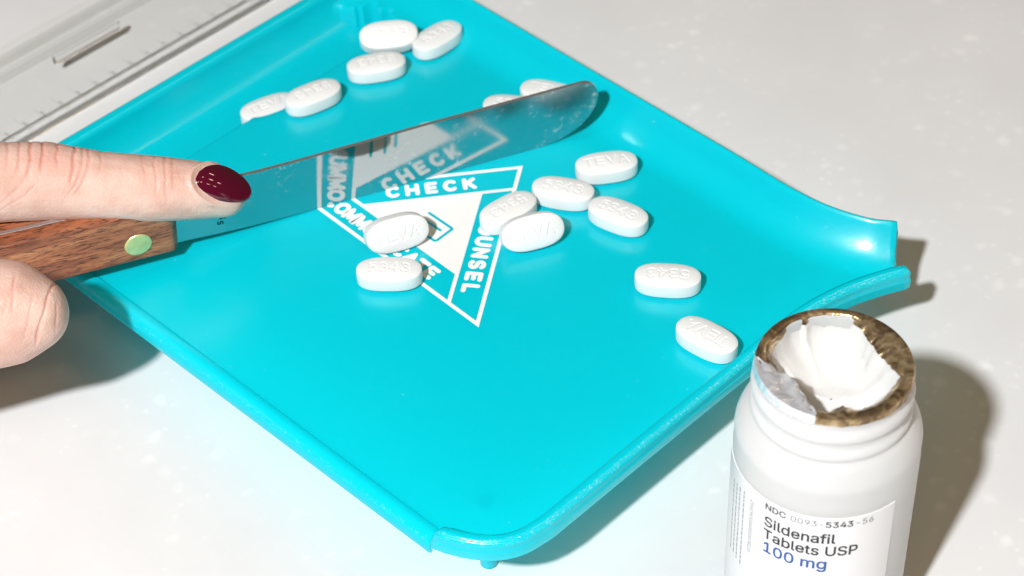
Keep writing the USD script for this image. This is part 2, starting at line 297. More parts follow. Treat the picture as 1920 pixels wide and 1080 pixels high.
for r in rings[1:]:
    cur = np.arange(nb_) + n0; V.append(r); n0 += nb_
    F += [np.c_[prev, cur, np.roll(prev, -1)], np.c_[np.roll(prev, -1), cur, np.roll(cur, -1)]]; prev = cur
und = np.c_[cloud, zt - 1.9]; und[:nb_] = rings[-1]
de = shapely.distance(shapely.points(cloud), OUT.exterior); k = np.clip(de / 5, 0, 1)
und[:, 2] = np.where(np.arange(len(und)) < nb_, und[:, 2], np.minimum(zt - 1.7, (zt - 1.9)))
F.append(tri[:, ::-1] + n0)
F.append(np.c_[prev, np.arange(nb_) + n0, np.roll(prev, -1)]); F.append(np.c_[np.roll(prev, -1), np.arange(nb_) + n0, np.roll(np.arange(nb_), -1) + n0])
V.append(und)
body = trimesh.Trimesh(to_world(np.vstack(V)), np.vstack(F), process=False)
from pxr import Vt
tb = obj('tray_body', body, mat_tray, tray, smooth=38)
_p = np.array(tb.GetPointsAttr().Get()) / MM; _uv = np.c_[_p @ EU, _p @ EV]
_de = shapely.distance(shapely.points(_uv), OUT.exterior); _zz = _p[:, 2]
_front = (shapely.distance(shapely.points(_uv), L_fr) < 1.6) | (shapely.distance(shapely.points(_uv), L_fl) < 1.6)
_wear_sparkle = np.clip(1.25 - _de / .7, 0, 1) * np.clip((_zz - (ZF - 1.4)) / .6, 0, 1) * _front  # worn outer rim edge, where highlight sparkle is painted as pale specks
_wear_sparkle = _wear_sparkle * np.where(_uv[:, 1] < -45, np.clip((_zz - (ZF + 2.6)) / .6, 0, 1), 1)
UsdGeom.PrimvarsAPI(tb).CreatePrimvar('wear_sparkle', Sdf.ValueTypeNames.FloatArray, 'vertex').Set(Vt.FloatArray.FromNumpy((.36 * _wear_sparkle).astype(np.float32)))
foot_uv = tray_uv(917, 1056, 0.0)
for (u, v) in [tuple(foot_uv), (-52, 104), (54, 104), (48, -48)]:
    p = to_world(np.array([u, v, 0.])); f = lathe([(0, .02), (1.7, .02), (2.0, .35), (2.0, ZF - 2.2 - 6.0 * (v > 90)), (0, ZF - 2.2 - 6.0 * (v > 90))], 24); f.apply_translation([p[0], p[1], 0])
    obj('foot', f, mat_tray, tray)

# printed triangle: outline, three lettered bands, white centre with the hooked emblem
A, Bc, Cc = np.array([-11.2, 66.2]), tray_uv(976, 314, ZF), tray_uv(895, 608, ZF)
def off(p, q, inward, w):
    n = np.array([-(q - p)[1], (q - p)[0]]); n /= np.linalg.norm(n)
    if n @ (inward - p) < 0: n = -n
    return p + n * w, q + n * w
def meet(l1, l2):
    p, r = l1[0], l1[1] - l1[0]; q, s = l2[0], l2[1] - l2[0]
    t = ((q - p)[0] * s[1] - (q - p)[1] * s[0]) / (r[0] * s[1] - r[1] * s[0]); return p + t * r
cent = (A + Bc + Cc) / 3; BW = 8.3
lAB, lBC, lCA = off(A, Bc, cent, BW), off(Bc, Cc, cent, BW), off(Cc, A, cent, BW + .2)
i1, i2, i3 = meet(lAB, lCA), meet(lAB, lBC), meet(lBC, lCA)
lines = [LineString([A, Bc, Cc, A]), LineString([i3, meet(lCA, (A, Bc))]), LineString([i1, meet(lAB, (Bc, Cc))]), LineString([i2, meet(lBC, (Cc, A))])]
white = unary_union([l.buffer(.52, join_style='mitre') if i == 0 else l.buffer(.5) for i, l in enumerate(lines)] + [Polygon([i1, i2, i3])])
def uvl(pts, z=ZF): return [tray_uv(760 + x / 10.8, 370 + y / 10.8, z) for x, y in pts]
em1 = LineString(uvl([(485, 320), (930, 620), (945, 650), (640, 875), (590, 880), (390, 755), (60, 520), (-80, 420)])).buffer(.42)
em2 = LineString(uvl([(710, 670), (480, 520), (200, 330)])).buffer(.42)
em3 = LineString(uvl([(485, 320), (300, 200), (60, 300), (-80, 420)])).buffer(.42)
white = white.difference(unary_union([em1, em2])).intersection(Polygon([A, Bc, Cc]).buffer(.6, join_style='mitre'))
def on_floor(poly, lift, thick):
    m = sheet(poly, thick); v = np.array(m.vertices); v[:, 2] += ZF + lift
    return trimesh.Trimesh(to_world(v), m.faces, process=False)
logo = obj('printed_triangle', on_floor(white, .02, .05), mat_print, tray, smooth=False)
def word(chars, p0, p1, upvec, height=4.5, stroke=1.2):
    gs = []
    ang = math.degrees(math.atan2(*(p1 - p0)[::-1]))
    x = (p1 - p0) / np.linalg.norm(p1 - p0); yv = np.array([-x[1], x[0]])
    assert yv @ upvec > 0, chars
    for i, c in enumerate(chars):
        q = p0 + (p1 - p0) * i / (len(chars) - 1)
        gs.append(affinity.translate(affinity.rotate(glyph_shape(c, height, stroke), ang, origin=(0, 0)), q[0], q[1]))
    return gs
def lerp_line(p, q, inward, w, t0, t1):
    a, b = off(p, q, inward, w); return a + (b - a) * t0, a + (b - a) * t1
def along(p, q, px): return float((tray_uv(*px, ZF) - p) @ (q - p) / ((q - p) @ (q - p)))
H = BW / 2 - .1
words = []
p0, p1 = lerp_line(A, Bc, cent, H + .2, along(A, Bc, (738, 367)), along(A, Bc, (881, 350))); words += word('CHECK', p0, p1, A - Cc)
p0, p1 = lerp_line(Bc, Cc, cent, H, along(Bc, Cc, (911, 410)), along(Bc, Cc, (874, 540))); words += word('COUNSEL', p0, p1, Bc - A)
p0, p1 = lerp_line(A, Cc, cent, H + .1, along(A, Cc, (624, 379)), along(A, Cc, (808, 511))); words += word('COMMUNICATE', p0, p1, Bc - A)
for gsh in words:
    obj('printed_letter', on_floor(gsh, .02, .05), mat_print, logo, smooth=False)

# ---------------------------------------------------------------- tablets
def tablet_mesh():
    A_, B_, N = 8.0, 4.35, 256
    th = np.linspace(0, 2 * np.pi, N, endpoint=False); c, s = np.cos(th), np.sin(th)
    ox = A_ * np.sign(c) * np.abs(c) ** (2 / 2.75); oy = B_ * np.sign(s) * np.abs(s) ** (2 / 2.3)
    def segs(text):
        ls, w = strokes(text, .34); h = 2.75
        return MultiLineString([LineString(l * h) for l in ls])
    def face(text, sign):
        S = np.r_[np.linspace(.015, .9, 66), .93, .955, .975, .99, 1.0]
        X = S[:, None] * ox; Y = S[:, None] * oy
        r = S[:, None] * np.ones(N)
        z = 1.66 + .80 * (1 - r ** 2.3) + .16 * np.clip((1 - r) / .09, 0, 1) ** .5
        px = X if sign > 0 else X
        dist = shapely.distance(shapely.points(np.c_[X.ravel(), (Y * sign).ravel()]), segs(text)).reshape(X.shape)
        z = z - .155 * (1 - sstep(.14, .44, dist)) + .012 * np.exp(-((dist - .6) / .16) ** 2)
        return np.stack([X, Y, sign * z], -1)
    t, b = face('5343', 1), face('TEVA', -1)
    wall = []
    for zz, g in ((1.45, .03), (.8, .06), (0, .07), (-.8, .06), (-1.45, .03)):
        n = np.c_[c / A_, s / B_]; n /= np.linalg.norm(n, axis=1, keepdims=True)
        wall.append(np.c_[ox + n[:, 0] * g, oy + n[:, 1] * g, np.full(N, zz)])
    P = np.concatenate([t, np.array(wall), b[::-1]], 0)
    n, m = P.shape[:2]; i = np.arange(n * m).reshape(n, m); j = np.roll(i, -1, 1)
    q = np.stack([i[:-1], i[1:], j[1:], j[:-1]], -1).reshape(-1, 4)
    f = [q[:, [0, 1, 2]], q[:, [0, 2, 3]]]
    v = np.vstack([P.reshape(-1, 3), [[0, 0, t[0, 0, 2]], [0, 0, b[0, 0, 2]]]])
    f += [np.c_[np.full(m, n * m), i[0], j[0]], np.c_[np.full(m, n * m + 1), j[-1], i[-1]]]
    return trimesh.Trimesh(v, np.vstack(f), process=False)
TH = 2.67
# pixel of the tablet's middle, pixel direction of its long axis, side up, tilt about the long axis, height of its middle over the tray floor, label
TABLETS = [
    ((730, 514), (1, .0), '5', 0, TH, 'white oval tablet, 5343 upright, lying just below the tilted tablet on the printed triangle'),
    ((743, 436), (1, -.27), 'T', 66, 4.4, 'white oval tablet standing tilted over the left half of the printed triangle'),
    ((953, 399), (1, -.55), '5u', 0, TH, 'white oval tablet, 5343 upside down, leant on by the tilted tablet beside it'),
    ((997, 434), (1, -.25), 'T', 58, 4.25, 'white oval tablet tilted against another over the letters of COUNSEL'),
    ((1056, 363), (1, .16), '5', 0, TH, 'white oval tablet between two others, right of the word CHECK'),
    ((1137, 314), (1, -.13), 'T', 0, TH, 'white oval tablet reading TEVA upright, uppermost of the middle cluster'),
    ((1159, 406), (1, .38), '5', 0, TH, 'white oval tablet at the right end of the middle cluster, 5343 sloping down'),
    ((1252, 526), (1, .06), '5u', 0, TH, 'white oval tablet lying alone in front of the spout, 5343 upside down'),
    ((1325, 637), (1, .52), 'Tu', 0, TH, 'white oval tablet against the front rim beside the bottle, TEVA upside down'),
    ((706, 127), (1, -.16), '5u', 0, TH, 'white oval tablet nearest the blade in the far trio'),
    ((729, 70), (1, -.10), '5', 24, 4.6, 'white oval tablet raised on its neighbour, upper left of the far trio'),
    ((820, 75), (1, -.62), '5', 0, TH, 'white oval tablet sloping up to the right in the far trio'),
    ((587, 183), (1, -.40), '5u', 0, TH, 'white oval tablet lying right beside the side trough'),
    ((505, 208), (1, -.36), 'T', 0, TH - 4.7, 'white oval tablet lying low in the side trough, half hidden'),
    ((962, 207), (1, .12), '5', 0, TH, 'white oval tablet half hidden behind the blade, left of the one at the tip'),
    ((1030, 180), (1, .22), 'T', 0, TH, 'white oval tablet showing above the blade closest to its tip'),
    ((834, 258), (1, .1), '5', 0, TH, 'white oval tablet almost wholly hidden behind the middle of the blade'),
]
first = None
for (pc, dr, side, tilt, hz, lab) in TABLETS:
    c = at(*pc, ZF + hz); c[2] = ZF + hz
    e = at(pc[0] + 20 * dr[0], pc[1] + 20 * dr[1], ZF + hz) - at(pc[0], pc[1], ZF + hz); ang = math.degrees(math.atan2(e[1], e[0]))
    path = numbered('/World', 'tablet'); x = UsdGeom.Xform.Define(stage, path)
    x.AddTranslateOp().Set(Gf.Vec3d(*[float(k) * MM for k in c]))
    x.AddRotateZOp().Set(ang + (180 if side.endswith('u') and side[0] == '5' else 0) + (180 if side == 'Tu' else 0))
    up = -1 if side.endswith('u') else 1
    x.AddRotateXOp().Set(tilt * up + (180 if side[0] == 'T' else 0))
    tag(x, lab, 'tablet', 'white oval tablets on the turquoise tray')
    if first is None:
        first = x; tm = tablet_mesh(); mp = usdkit.mesh(stage, path + '/tablet_body', trimesh.Trimesh(tm.vertices * MM, tm.faces, process=False), mat_tablet, smooth=50)
    else:
        x.GetPrim().GetReferences().AddInternalReference(first.GetPath()); x.GetPrim().SetInstanceable(True)

# ---------------------------------------------------------------- spatula
P0, P1 = at(600, 387, ZF), at(1000, 277, ZF)
D = (P1 - P0) / np.linalg.norm(P1 - P0); NB = np.cross([0, 0, 1], D)
def tilt_frame(phi):
    f = math.radians(phi); b = math.cos(f) * NB + math.sin(f) * np.array([0, 0, 1.]); return b, np.cross(D, b)   # up the blade, towards the viewer
spat = based(thing('spatula', 'steel counting spatula with a riveted wooden handle held across the tray', 'spatula', loc=tuple(P0)))
stn = [(300, 462, ZF + 4.40), (329, 453.5, ZF + 4.00), (420, 433, ZF + 2.60), (500, 414, ZF + 1.20), (600, 387, ZF + 0.25), (700, 360, ZF + 0.12), (800, 332.5, ZF + 0.12), (900, 305, ZF + 0.12), (1000, 277.5, ZF + 0.12), (1060, 261, ZF + 0.12), (1130, 242, ZF + 0.12)]
SP = np.array([at(*s) for s in stn]); ST = (SP - SP[0]) @ D
def low_edge(t): return np.stack([np.interp(t, ST, SP[:, k]) for k in range(3)], -1)
import scipy.interpolate as si
_sp = si.make_smoothing_spline(ST, SP, lam=2.0) if False else None
_ps = [si.PchipInterpolator(ST, SP[:, k]) for k in range(3)]
def low_edge(t): return np.stack([p(t) for p in _ps], -1)
PHI = 96.0
t_tip = float((at(1100, 195, ZF + 5) - SP[0]) @ D)
BWD = 19.0
def wtop(t): return np.interp(t, [0, ST[4], ST[6], t_tip], [BWD - 1.0, BWD - .6, BWD, BWD + .2])
us = np.concatenate([np.linspace(0, t_tip - 17, 90), t_tip - 17 + 17 * np.sin(np.linspace(0, np.pi / 2, 40))[1:]])
rows = []
for t in us:
    k = max(0, (t - (t_tip - 17)) / 17); kk = max(0, (t - (t_tip - 5)) / 5)
    lo = 13.5 * (1 - math.sqrt(max(0, 1 - min(k, 1) ** 2.1))); hi = wtop(t) - 5.5 * (1 - math.sqrt(max(0, 1 - min(kk, 1) ** 2)))
    rows.append((lo, max(hi, lo)))
rows = np.array(rows); WN = 14
bvec, mvec = tilt_frame(PHI)
def blade_pt(t, w, n): return low_edge(t) + np.asarray(w)[..., None] * bvec + np.asarray(n)[..., None] * mvec
W_ = rows[:, :1] + (rows[:, 1:] - rows[:, :1]) * np.linspace(0, 1, WN); T_ = np.repeat(us[:, None], WN, 1)
HT = .45
bow = 0
front = blade_pt(T_, W_, np.full(W_.shape, HT)); back = blade_pt(T_, W_, np.full(W_.shape, -HT))
fm = grid_mesh(front); bm = grid_mesh(back); bm.invert()
def strip(a, b):
    return grid_mesh(np.stack([a, b], 1))
if (fm.face_normals.mean(0) @ mvec) < 0: fm.invert()
if (bm.face_normals.mean(0) @ -mvec) < 0: bm.invert()
blade = obj('blade', trimesh.util.concatenate([fm, bm]), mat_steel, spat, smooth=30)
loop_f = np.vstack([front[:, -1], front[-1, ::-1][1:], front[::-1, 0][1:]]); loop_b = np.vstack([back[:, -1], back[-1, ::-1][1:], back[::-1, 0][1:]])
es = strip(loop_f, loop_b); mid_ = es.triangles_center - blade_pt(np.array(t_tip / 2), np.array(9.), np.array(0.))
if (np.einsum('ij,ij->i', es.face_normals, mid_)).mean() < 0: es.invert()
obj('blade_edge', es, mat_edge, blade, smooth=40)
# the stamp near the handle
for k, (px, py) in enumerate([(415, 408), (412.5, 415.5)]):
    g = affinity.rotate(glyph_shape('S', 1.75, .34), -96, origin=(0, 0)); sm = sheet(g, .03)
    base = at(px, py, ZF + 6.5); t0 = (base - SP[0]) @ D; w0 = 5.4 - 1.75 * k
    v = np.array(sm.vertices); obj('stamped_letter', trimesh.Trimesh(blade_pt(t0 + v[:, 0], w0 + v[:, 1], HT + .02 + v[:, 2]), sm.faces, process=False), mat_ink, blade, smooth=False)

# handle: two wooden scales on a steel tang
mat_wood = M('rosewood', {
    'o': OBJ, 'vm': ('mapping', {'scale': (1.0, 1.0, 1.0)}), 'n': ('noise_texture', {'scale': 1.0, 'detail': 6.0, 'roughness': .62, 'distortion': .8}),
    'map': ('attribute', {'attribute': 'wood'}), 'st': ('mapping', {'scale': (40.0, 360.0, 220.0)}), 'st2': ('mapping', {'scale': (330.0, 2300.0, 1500.0)}),
    'n2': ('noise_texture', {'scale': 1.0, 'detail': 3.0, 'roughness': .6}),
    'c': ('rgb_ramp', {'ramp': [(.25, (.09, .026, .013)), (.42, (.25, .078, .034)), (.56, (.39, .142, .06)), (.72, (.54, .25, .115))]}),
    'c2': ('rgb_ramp', {'ramp': [(.36, (.16, .12, .1)), (.50, (1, 1, 1))]}), 'mul': ('mix_color', {'blend_type': 'multiply', 'fac': .85}),
    'b': ('bump', {'strength': .35, 'distance': .0003}), 'p': ('principled_bsdf', {'roughness': .48})},
    [('map.vector', 'st.vector'), ('map.vector', 'st2.vector'), ('st.vector', 'n.vector'), ('st2.vector', 'n2.vector'), ('n.fac', 'c.fac'), ('n2.fac', 'c2.fac'), ('c.color', 'mul.a'), ('c2.color', 'mul.b'),
     ('mul.result', 'p.base_color'), ('n2.fac', 'b.height'), ('b.normal', 'p.normal')])
HA = at(329, 453.5, ZF + 4.0) + 1.0 * bvec
hdir = -D * 29.0 + NB * -0.6; hdir[2] += 1.4; hdir /= np.linalg.norm(hdir)         # towards the hand
hm = np.cross(-hdir, bvec); hm /= np.linalg.norm(hm); hb = np.cross(hm, -hdir)
def hp(x, y, n): return HA + x[..., None] * hdir + y[..., None] * hb + n[..., None] * hm
def scale_piece(n0, n1, y0=0., y1=16.2, length=118., rnd=1.1, bev=1.5, outer=+1):
    xs = np.r_[0, .35, .8, bev, np.linspace(bev + 1, length - 8, 60), length - 5, length - 2.5, length - .8, length]
    out = []
    for x in xs:
        e = max(0, 1 - x / bev) if x < bev else 0; q = max(0, (x - (length - 8)) / 8)
        sh = .55 * (1 - math.cos(min(1, x / 110) * math.pi * 2)) ; grow = 1.6 * sstep(20, 95, np.array(x)) 
        ya, yb = y0 - grow + 6 * (1 - math.sqrt(1 - q * q)), y1 + grow - 6 * (1 - math.sqrt(1 - q * q))
        a, b = (n0, n1 - outer * 0)
        th = (n1 - n0); b = n1 - np.sign(th) * (1.5 * e); 
        r = rnd
        prof = [(ya + .1, a)]
        for k in np.linspace(0, 1, 6): prof.append((ya + r * (1 - math.sin(k * math.pi / 2)), b - np.sign(th) * r * (1 - math.sin((1 - k) * math.pi / 2)) if False else b - np.sign(th) * r * (1 - math.cos((1 - k) * math.pi / 2 - 0)) if False else b - np.sign(th) * r * (1 - math.sin(k * math.pi / 2)) * 0 - np.sign(th) * r * (1 - math.sqrt(max(0, 1 - (1 - k) ** 2)))))
        prof = [(ya, a)] + [(ya + r * (1 - math.cos(f)), b - np.sign(th) * r * (1 - math.sin(f))) for f in np.linspace(0, math.pi / 2, 6)] + [(yb - r * (1 - math.sin(f)), b - np.sign(th) * r * (1 - math.cos(f))) for f in np.linspace(0, math.pi / 2, 6)] + [(yb, a)]
        out.append([(x, y, n) for y, n in prof])
    out = np.array(out); P = hp(out[..., 0], out[..., 1], out[..., 2])
    g = grid_mesh(np.concatenate([P, P[:, :1]], 1))
    caps = []
    for i, row in ((0, P[0]), (-1, P[-1])):
        c = row.mean(0); v = np.vstack([row, c]); nn = len(row); f = np.array([(k, (k + 1) % nn, nn) for k in range(nn)]); caps.append(trimesh.Trimesh(v, f, process=False))
    m = trimesh.util.concatenate([g] + caps); m.merge_vertices(); m.fix_normals()
    return m
def add_scale(n0, n1):
    m = scale_piece(n0, n1)
    s = obj('handle_scale', m, mat_wood, spat, smooth=35)
    pts = np.array(s.GetPointsAttr().Get()) / MM + ORIGIN[str(s.GetPath())] - HA
    wc = np.c_[pts @ hdir, pts @ hb, pts @ hm].astype(np.float32) * MM
    UsdGeom.PrimvarsAPI(s).CreatePrimvar('wood', Sdf.ValueTypeNames.Float3Array, 'vertex').Set(Vt.Vec3fArray.FromNumpy(wc))
    return s
sc1 = add_scale(.56, 4.35)
sc2 = add_scale(-.56, -4.35)
tg = scale_piece(-.55, .55, .02, 16.35, 117.5, rnd=.1, bev=.3)
obj('tang', tg, mat_edge, spat, smooth=35)
rv = lathe([(0, .35), (2.9, .32), (3.3, .18), (3.45, -.05), (3.45, -1.5)], 48)
rc = at(257, 457, ZF + 10); rx = float((rc - HA) @ hdir)
v = np.array(rv.vertices)
for xx in (rx, rx + 42):
    rm_ = trimesh.Trimesh(hp(xx + v[:, 0], 5.9 + v[:, 1], 4.37 + v[:, 2]), rv.faces, process=False); rm_.fix_normals()
    if rm_.face_normals[0] @ hm < 0: rm_.invert()
    obj('rivet', rm_, mat_brass, spat, smooth=30)

# ---------------------------------------------------------------- the hand
exec_hand = True
def chain(js):
    parts = []
    for (p, r), (q, s) in zip(js[:-1], js[1:]):
        a = Manifold.sphere(r, 40).translate(list(map(float, p))); b = Manifold.sphere(s, 40).translate(list(map(float, q)))
        parts.append(Manifold.batch_hull([a, b]))
    return parts
VIEW = lambda p: (CAM - p) / np.linalg.norm(CAM - p)
tipz, dipz, pipz = ZF + 16, ZF + 21, ZF + 28
I_tip = at(419, 365, tipz); I_pad = at(392, 357, ZF + 17.5); I_dip = at(292, 354, dipz); I_mid = at(190, 348, ZF + 24.5); I_pip = at(85, 339, pipz); I_pp = at(-60, 344, ZF + 32); I_mcp = at(-255, 380, ZF + 37)
index = [(I_tip, 5.6), (I_pad, 6.9), (I_dip, 8.0), (I_mid, 8.25), (I_pip, 9.4), (I_pp, 9.7), (I_mcp, 12.5)]
T_tip = at(56, 586, 46); T_mid = at(12, 585, 46); T_ip = at(-70, 590, 47); T_mcp = at(-260, 640, 48); T_cmc = at(-440, 600, 54)
thumb = [(T_tip, 9.0), (T_mid, 12.1), (T_ip, 13.6), (T_mcp, 13.5), (T_cmc, 17)]
P_ring, P_mid, P_lit = I_mcp + np.array([-17, -2, -12.]), I_mcp + np.array([-11, 8, -6.]), I_mcp + np.array([-24, -14, -18.])
def curled(base, r, s):
    # a finger closed under the handle
    a = base; b = a + np.array([26, -2, -10.]) * s; c = b + np.array([2, -16, -12.]) * s; d = c + np.array([-14, -6, 0.]) * s
    for q in (b, c, d): q[2] = max(q[2], r + 1.5)
    return [(a, r + 2.5), (b, r), (c, r - .8), (d, r - 1.5)]
wrist = at(-760, 640, 58)
fingers = [curled(P_mid, 8.6, .95), curled(P_ring, 8.2, .85), curled(P_lit, 7.4, .75)]
parts = chain(index) + chain(thumb)
for fch in fingers: parts += chain(fch)
palm = Manifold.batch_hull([Manifold.sphere(12, 32).translate(list(map(float, q))) for q in (I_mcp, P_mid, P_ring, P_lit)] + [Manifold.sphere(17, 32).translate(list(map(float, T_cmc))), Manifold.sphere(19, 32).translate(list(map(float, wrist + np.array([18, 4, 0]))))])
parts += [palm, Manifold.batch_hull([Manifold.sphere(20, 32).translate(list(map(float, wrist))), Manifold.sphere(19, 32).translate(list(map(float, wrist + np.array([25, 4, 0])))), Manifold.sphere(22, 32).translate(list(map(float, wrist + np.array([-60, -18, 8]))))])]
web = Manifold.batch_hull([Manifold.sphere(9, 24).translate(list(map(float, q))) for q in (T_mcp, I_mcp, T_cmc)])
hand_m = Manifold.batch_boolean(parts + [web], __import__('manifold3d').OpType.Add).refine_to_length(1.5)
mm = hand_m.to_mesh(); hm_ = trimesh.Trimesh(np.asarray(mm.vert_properties[:, :3]), np.asarray(mm.tri_verts)); hm_.merge_vertices()
trimesh.smoothing.filter_taubin(hm_, lamb=.5, nu=.52, iterations=26)
# finer skin where the picture shows it
vis = (hm_.triangles_center[:, 0] > -150)
vv, ff = trimesh.remesh.subdivide(hm_.vertices, hm_.faces, np.nonzero(vis)[0])
hm_ = trimesh.Trimesh(vv, ff); hm_.merge_vertices()
trimesh.smoothing.filter_taubin(hm_, lamb=.5, nu=.52, iterations=4)
_t = hm_.triangles_center; _ax = (I_tip - I_pip) / np.linalg.norm(I_tip - I_pip)
_sel = ((np.linalg.norm(np.cross(_t - I_pip, _ax), axis=1) < 13) & ((_t - I_pip) @ _ax > -22)) | (np.linalg.norm(_t - T_tip, axis=1) < 24)
vv, ff = trimesh.remesh.subdivide(hm_.vertices, hm_.faces, np.nonzero(_sel)[0]); hm_ = trimesh.Trimesh(vv, ff); hm_.merge_vertices()
trimesh.smoothing.filter_taubin(hm_, lamb=.5, nu=.52, iterations=3)
hv = np.array(hm_.vertices); hn = np.array(hm_.vertex_normals)
red = np.zeros(len(hv))
iax = I_tip - I_pip; iL = np.linalg.norm(iax); iax /= iL
idr = VIEW(I_dip) - (VIEW(I_dip) @ iax) * iax; idr = idr / np.linalg.norm(idr); iup = np.cross(idr, iax); iup /= np.linalg.norm(iup)
if iup[2] < 0: iup = -iup
disp = np.zeros(len(hv))
near_i = np.array([np.min([np.linalg.norm(np.cross(p - I_pip, iax)) for _ in (0,)]) for p in hv]) if False else np.linalg.norm(np.cross(hv - I_pip, iax), axis=1)
si_ = (hv - I_pip) @ iax; ui_ = (hv - I_pip) @ iup
isI = (near_i < 15) & (si_ > -22)
front_i = np.clip((hn @ idr + .25) / .6, 0, 1)
jit = meshkit.fbm(hv * .22, 3, 7) - .5
def crease(s0, bend, u0, u1, depth, width):
    d = si_ - (s0 + bend * ((ui_ - 9) / 9) ** 2 * 1.0 + 1.6 * jit)
    g = np.exp(-(d / width) ** 2) * sstep(u0 - 2, u0 + 1.5, ui_) * (1 - sstep(u1 - 1, u1 + 3, ui_)) * isI * np.clip((hn @ (idr + .8 * iup)) + .4, 0, 1)
    return depth * g
cr = 0
for args in [(a_, b_, c_, d_, e_ * .9, f_ * .72) for a_, b_, c_, d_, e_, f_ in [(-9.5, -.5, 3, 12, .22, .45), (-6.6, -.6, 2, 12, .26, .5), (-4.0, -.6, 1, 12, .36, .5), (-1.2, -.3, 2.5, 12, .4, .5), (2.2, .2, 4, 12, .25, .45), (6.2, -1.2, .5, 12, .42, .45), (8.2, -1.8, -3, 10, .2, .5), (9.8, -2.0, -2, 11, .2, .5), (12.6, -1.8, 3, 11, .14, .45),
             (-3.0, -2.5, -8, 1, .13, .6), (1, -3.2, -8, -2, .13, .6), (25.2, .4, -1, 9, .16, .4), (27.6, .5, -2, 9, .22, .4), (29.4, .4, 0, 9, .15, .4), (22.5, .3, 2, 9, .1, .4)]]:
    cr = cr + crease(*args)
disp -= cr
red += np.clip(cr * 2.0, 0, 1) + isI * (.42 * np.exp(-(((si_ - 1) / 7) ** 2 + ((ui_ - 4) / 5.5) ** 2)) + .22 * np.exp(-(((si_ - 27) / 6) ** 2 + ((ui_ - 3) / 6) ** 2)))
# thumb creases
tax = T_tip - T_ip; tax /= np.linalg.norm(tax); st_ = (hv - T_tip) @ tax; tvw = VIEW(T_tip); tside = np.cross(tvw, tax); tside /= np.linalg.norm(tside)
if tside[2] < 0: tside = -tside
wt_ = (hv - T_tip) @ tside; isT = (np.linalg.norm(hv - (T_tip + np.clip(st_, -40, 8)[:, None] * tax), axis=1) < 15) & (hn @ tvw > 0) & (hv[:, 2] < 60)
for (s0, slope, w0, w1, dep) in [(4.2, .32, -6, 9, .3), (-2.2, .05, 1, 8, .2), (-5.6, .22, -4, 3, .16), (-8.5, .0, 3, 10, .12), (6.8, .1, -3, 2, .14), (1.4, .26, -5, 4, .11), (-4.0, .3, 0, 7, .09), (-7.0, .18, -6, 0, .11), (-11.5, .1, -4, 8, .1)]:
    d = st_ - (s0 + slope * wt_ + 1.3 * jit); gq = dep * np.exp(-(d / .3) ** 2) * sstep(w0 - 2, w0 + 1, wt_) * (1 - sstep(w1 - 1, w1 + 2, wt_)) * isT
    disp -= gq; red += np.clip(gq * 1.9, 0, 1)
disp += .16 * (meshkit.fbm(hv * .16, 3, 3) - .5) + .10 * (meshkit.fbm(hv * .8, 2, 5) - .5)
# nail bed: flatten under the nail
nax = at(468, 360, ZF + 16) - at(369, 322, ZF + 17.5); nL = np.linalg.norm(nax); nax /= nL
nc = I_pad * .62 + I_tip * .38
nn = VIEW(nc) + .14 * iup; nn -= (nn @ nax) * nax; nn /= np.linalg.norm(nn); ns = np.cross(nn, nax)
if ns[2] < 0: ns = -ns
_n0 = at(397, 342, ZF + 17.5); _a = (hv - _n0) @ nax; _y = (hv - _n0) @ ns
_rr = np.hypot((_a - 4.4) / 5.0, _y / 5.2); _up = np.clip((hn @ nn - .1) / .4, 0, 1) * (near_i < 14)
disp += .55 * np.exp(-((_rr - 1.13) / .10) ** 2) * _up * (1 - sstep(4.5, 8, _a)) - .30 * (1 - sstep(.8, 1.02, _rr)) * _up
red += .22 * np.exp(-((_rr - 1.06) / .07) ** 2) * _up * (1 - sstep(5, 8, _a))
hv = hv + hn * disp[:, None]
hm_.vertices = hv
hand = based(thing('hand', 'hand with a dark red nail pressing its index finger on the spatula', 'hand', loc=(at(-300, 500, 0)[0], at(-300, 500, 0)[1], 0)))
mat_skin = M('skin', {
    'r': ('attribute', {'attribute': 'redness'}), 'g': ('geometry', {}), 'n': ('noise_texture', {'scale': 130.0, 'detail': 4.0}), 'n2': ('voronoi_texture', {'scale': 1700.0}), 'n3': ('noise_texture', {'scale': 600.0, 'detail': 4.0, 'roughness': .65}),
    'c': ('rgb_ramp', {'ramp': [(.32, (.62, .385, .315)), (.5, (.70, .465, .39)), (.68, (.75, .525, .45))]}), 'mr': ('mix_color', {'b': (.66, .27, .21)}),
    'h': ('math', {'math_type': 'add'}), 'b': ('bump', {'strength': .27, 'distance': .00025}),
    'p': ('principled_bsdf', {'roughness': .46, 'subsurface_weight': .22, 'subsurface_radius': (1.0, .35, .2), 'subsurface_scale': .0016, 'specular_ior_level': .4})},
    [('g.position', 'n.vector'), ('g.position', 'n2.vector'), ('g.position', 'n3.vector'), ('n.fac', 'c.fac'), ('c.color', 'mr.a'), ('r.fac', 'mr.fac'), ('mr.result', 'p.base_color'),
     ('n2.distance', 'h.value1'), ('n3.fac', 'h.value2'), ('h.value', 'b.height'), ('b.normal', 'p.normal')])
HSH = VIEW(I_tip) * 2.6
hm2 = trimesh.Trimesh(np.array(hm_.vertices) + HSH, hm_.faces, process=False)
sk = obj('skin', hm2, mat_skin, hand, smooth=True)
if len(sk.GetPointsAttr().Get()) == len(red):
    UsdGeom.PrimvarsAPI(sk).CreatePrimvar('redness', Sdf.ValueTypeNames.FloatArray, 'vertex').Set(Vt.FloatArray.FromNumpy(np.clip(red, 0, .75).astype(np.float32)))
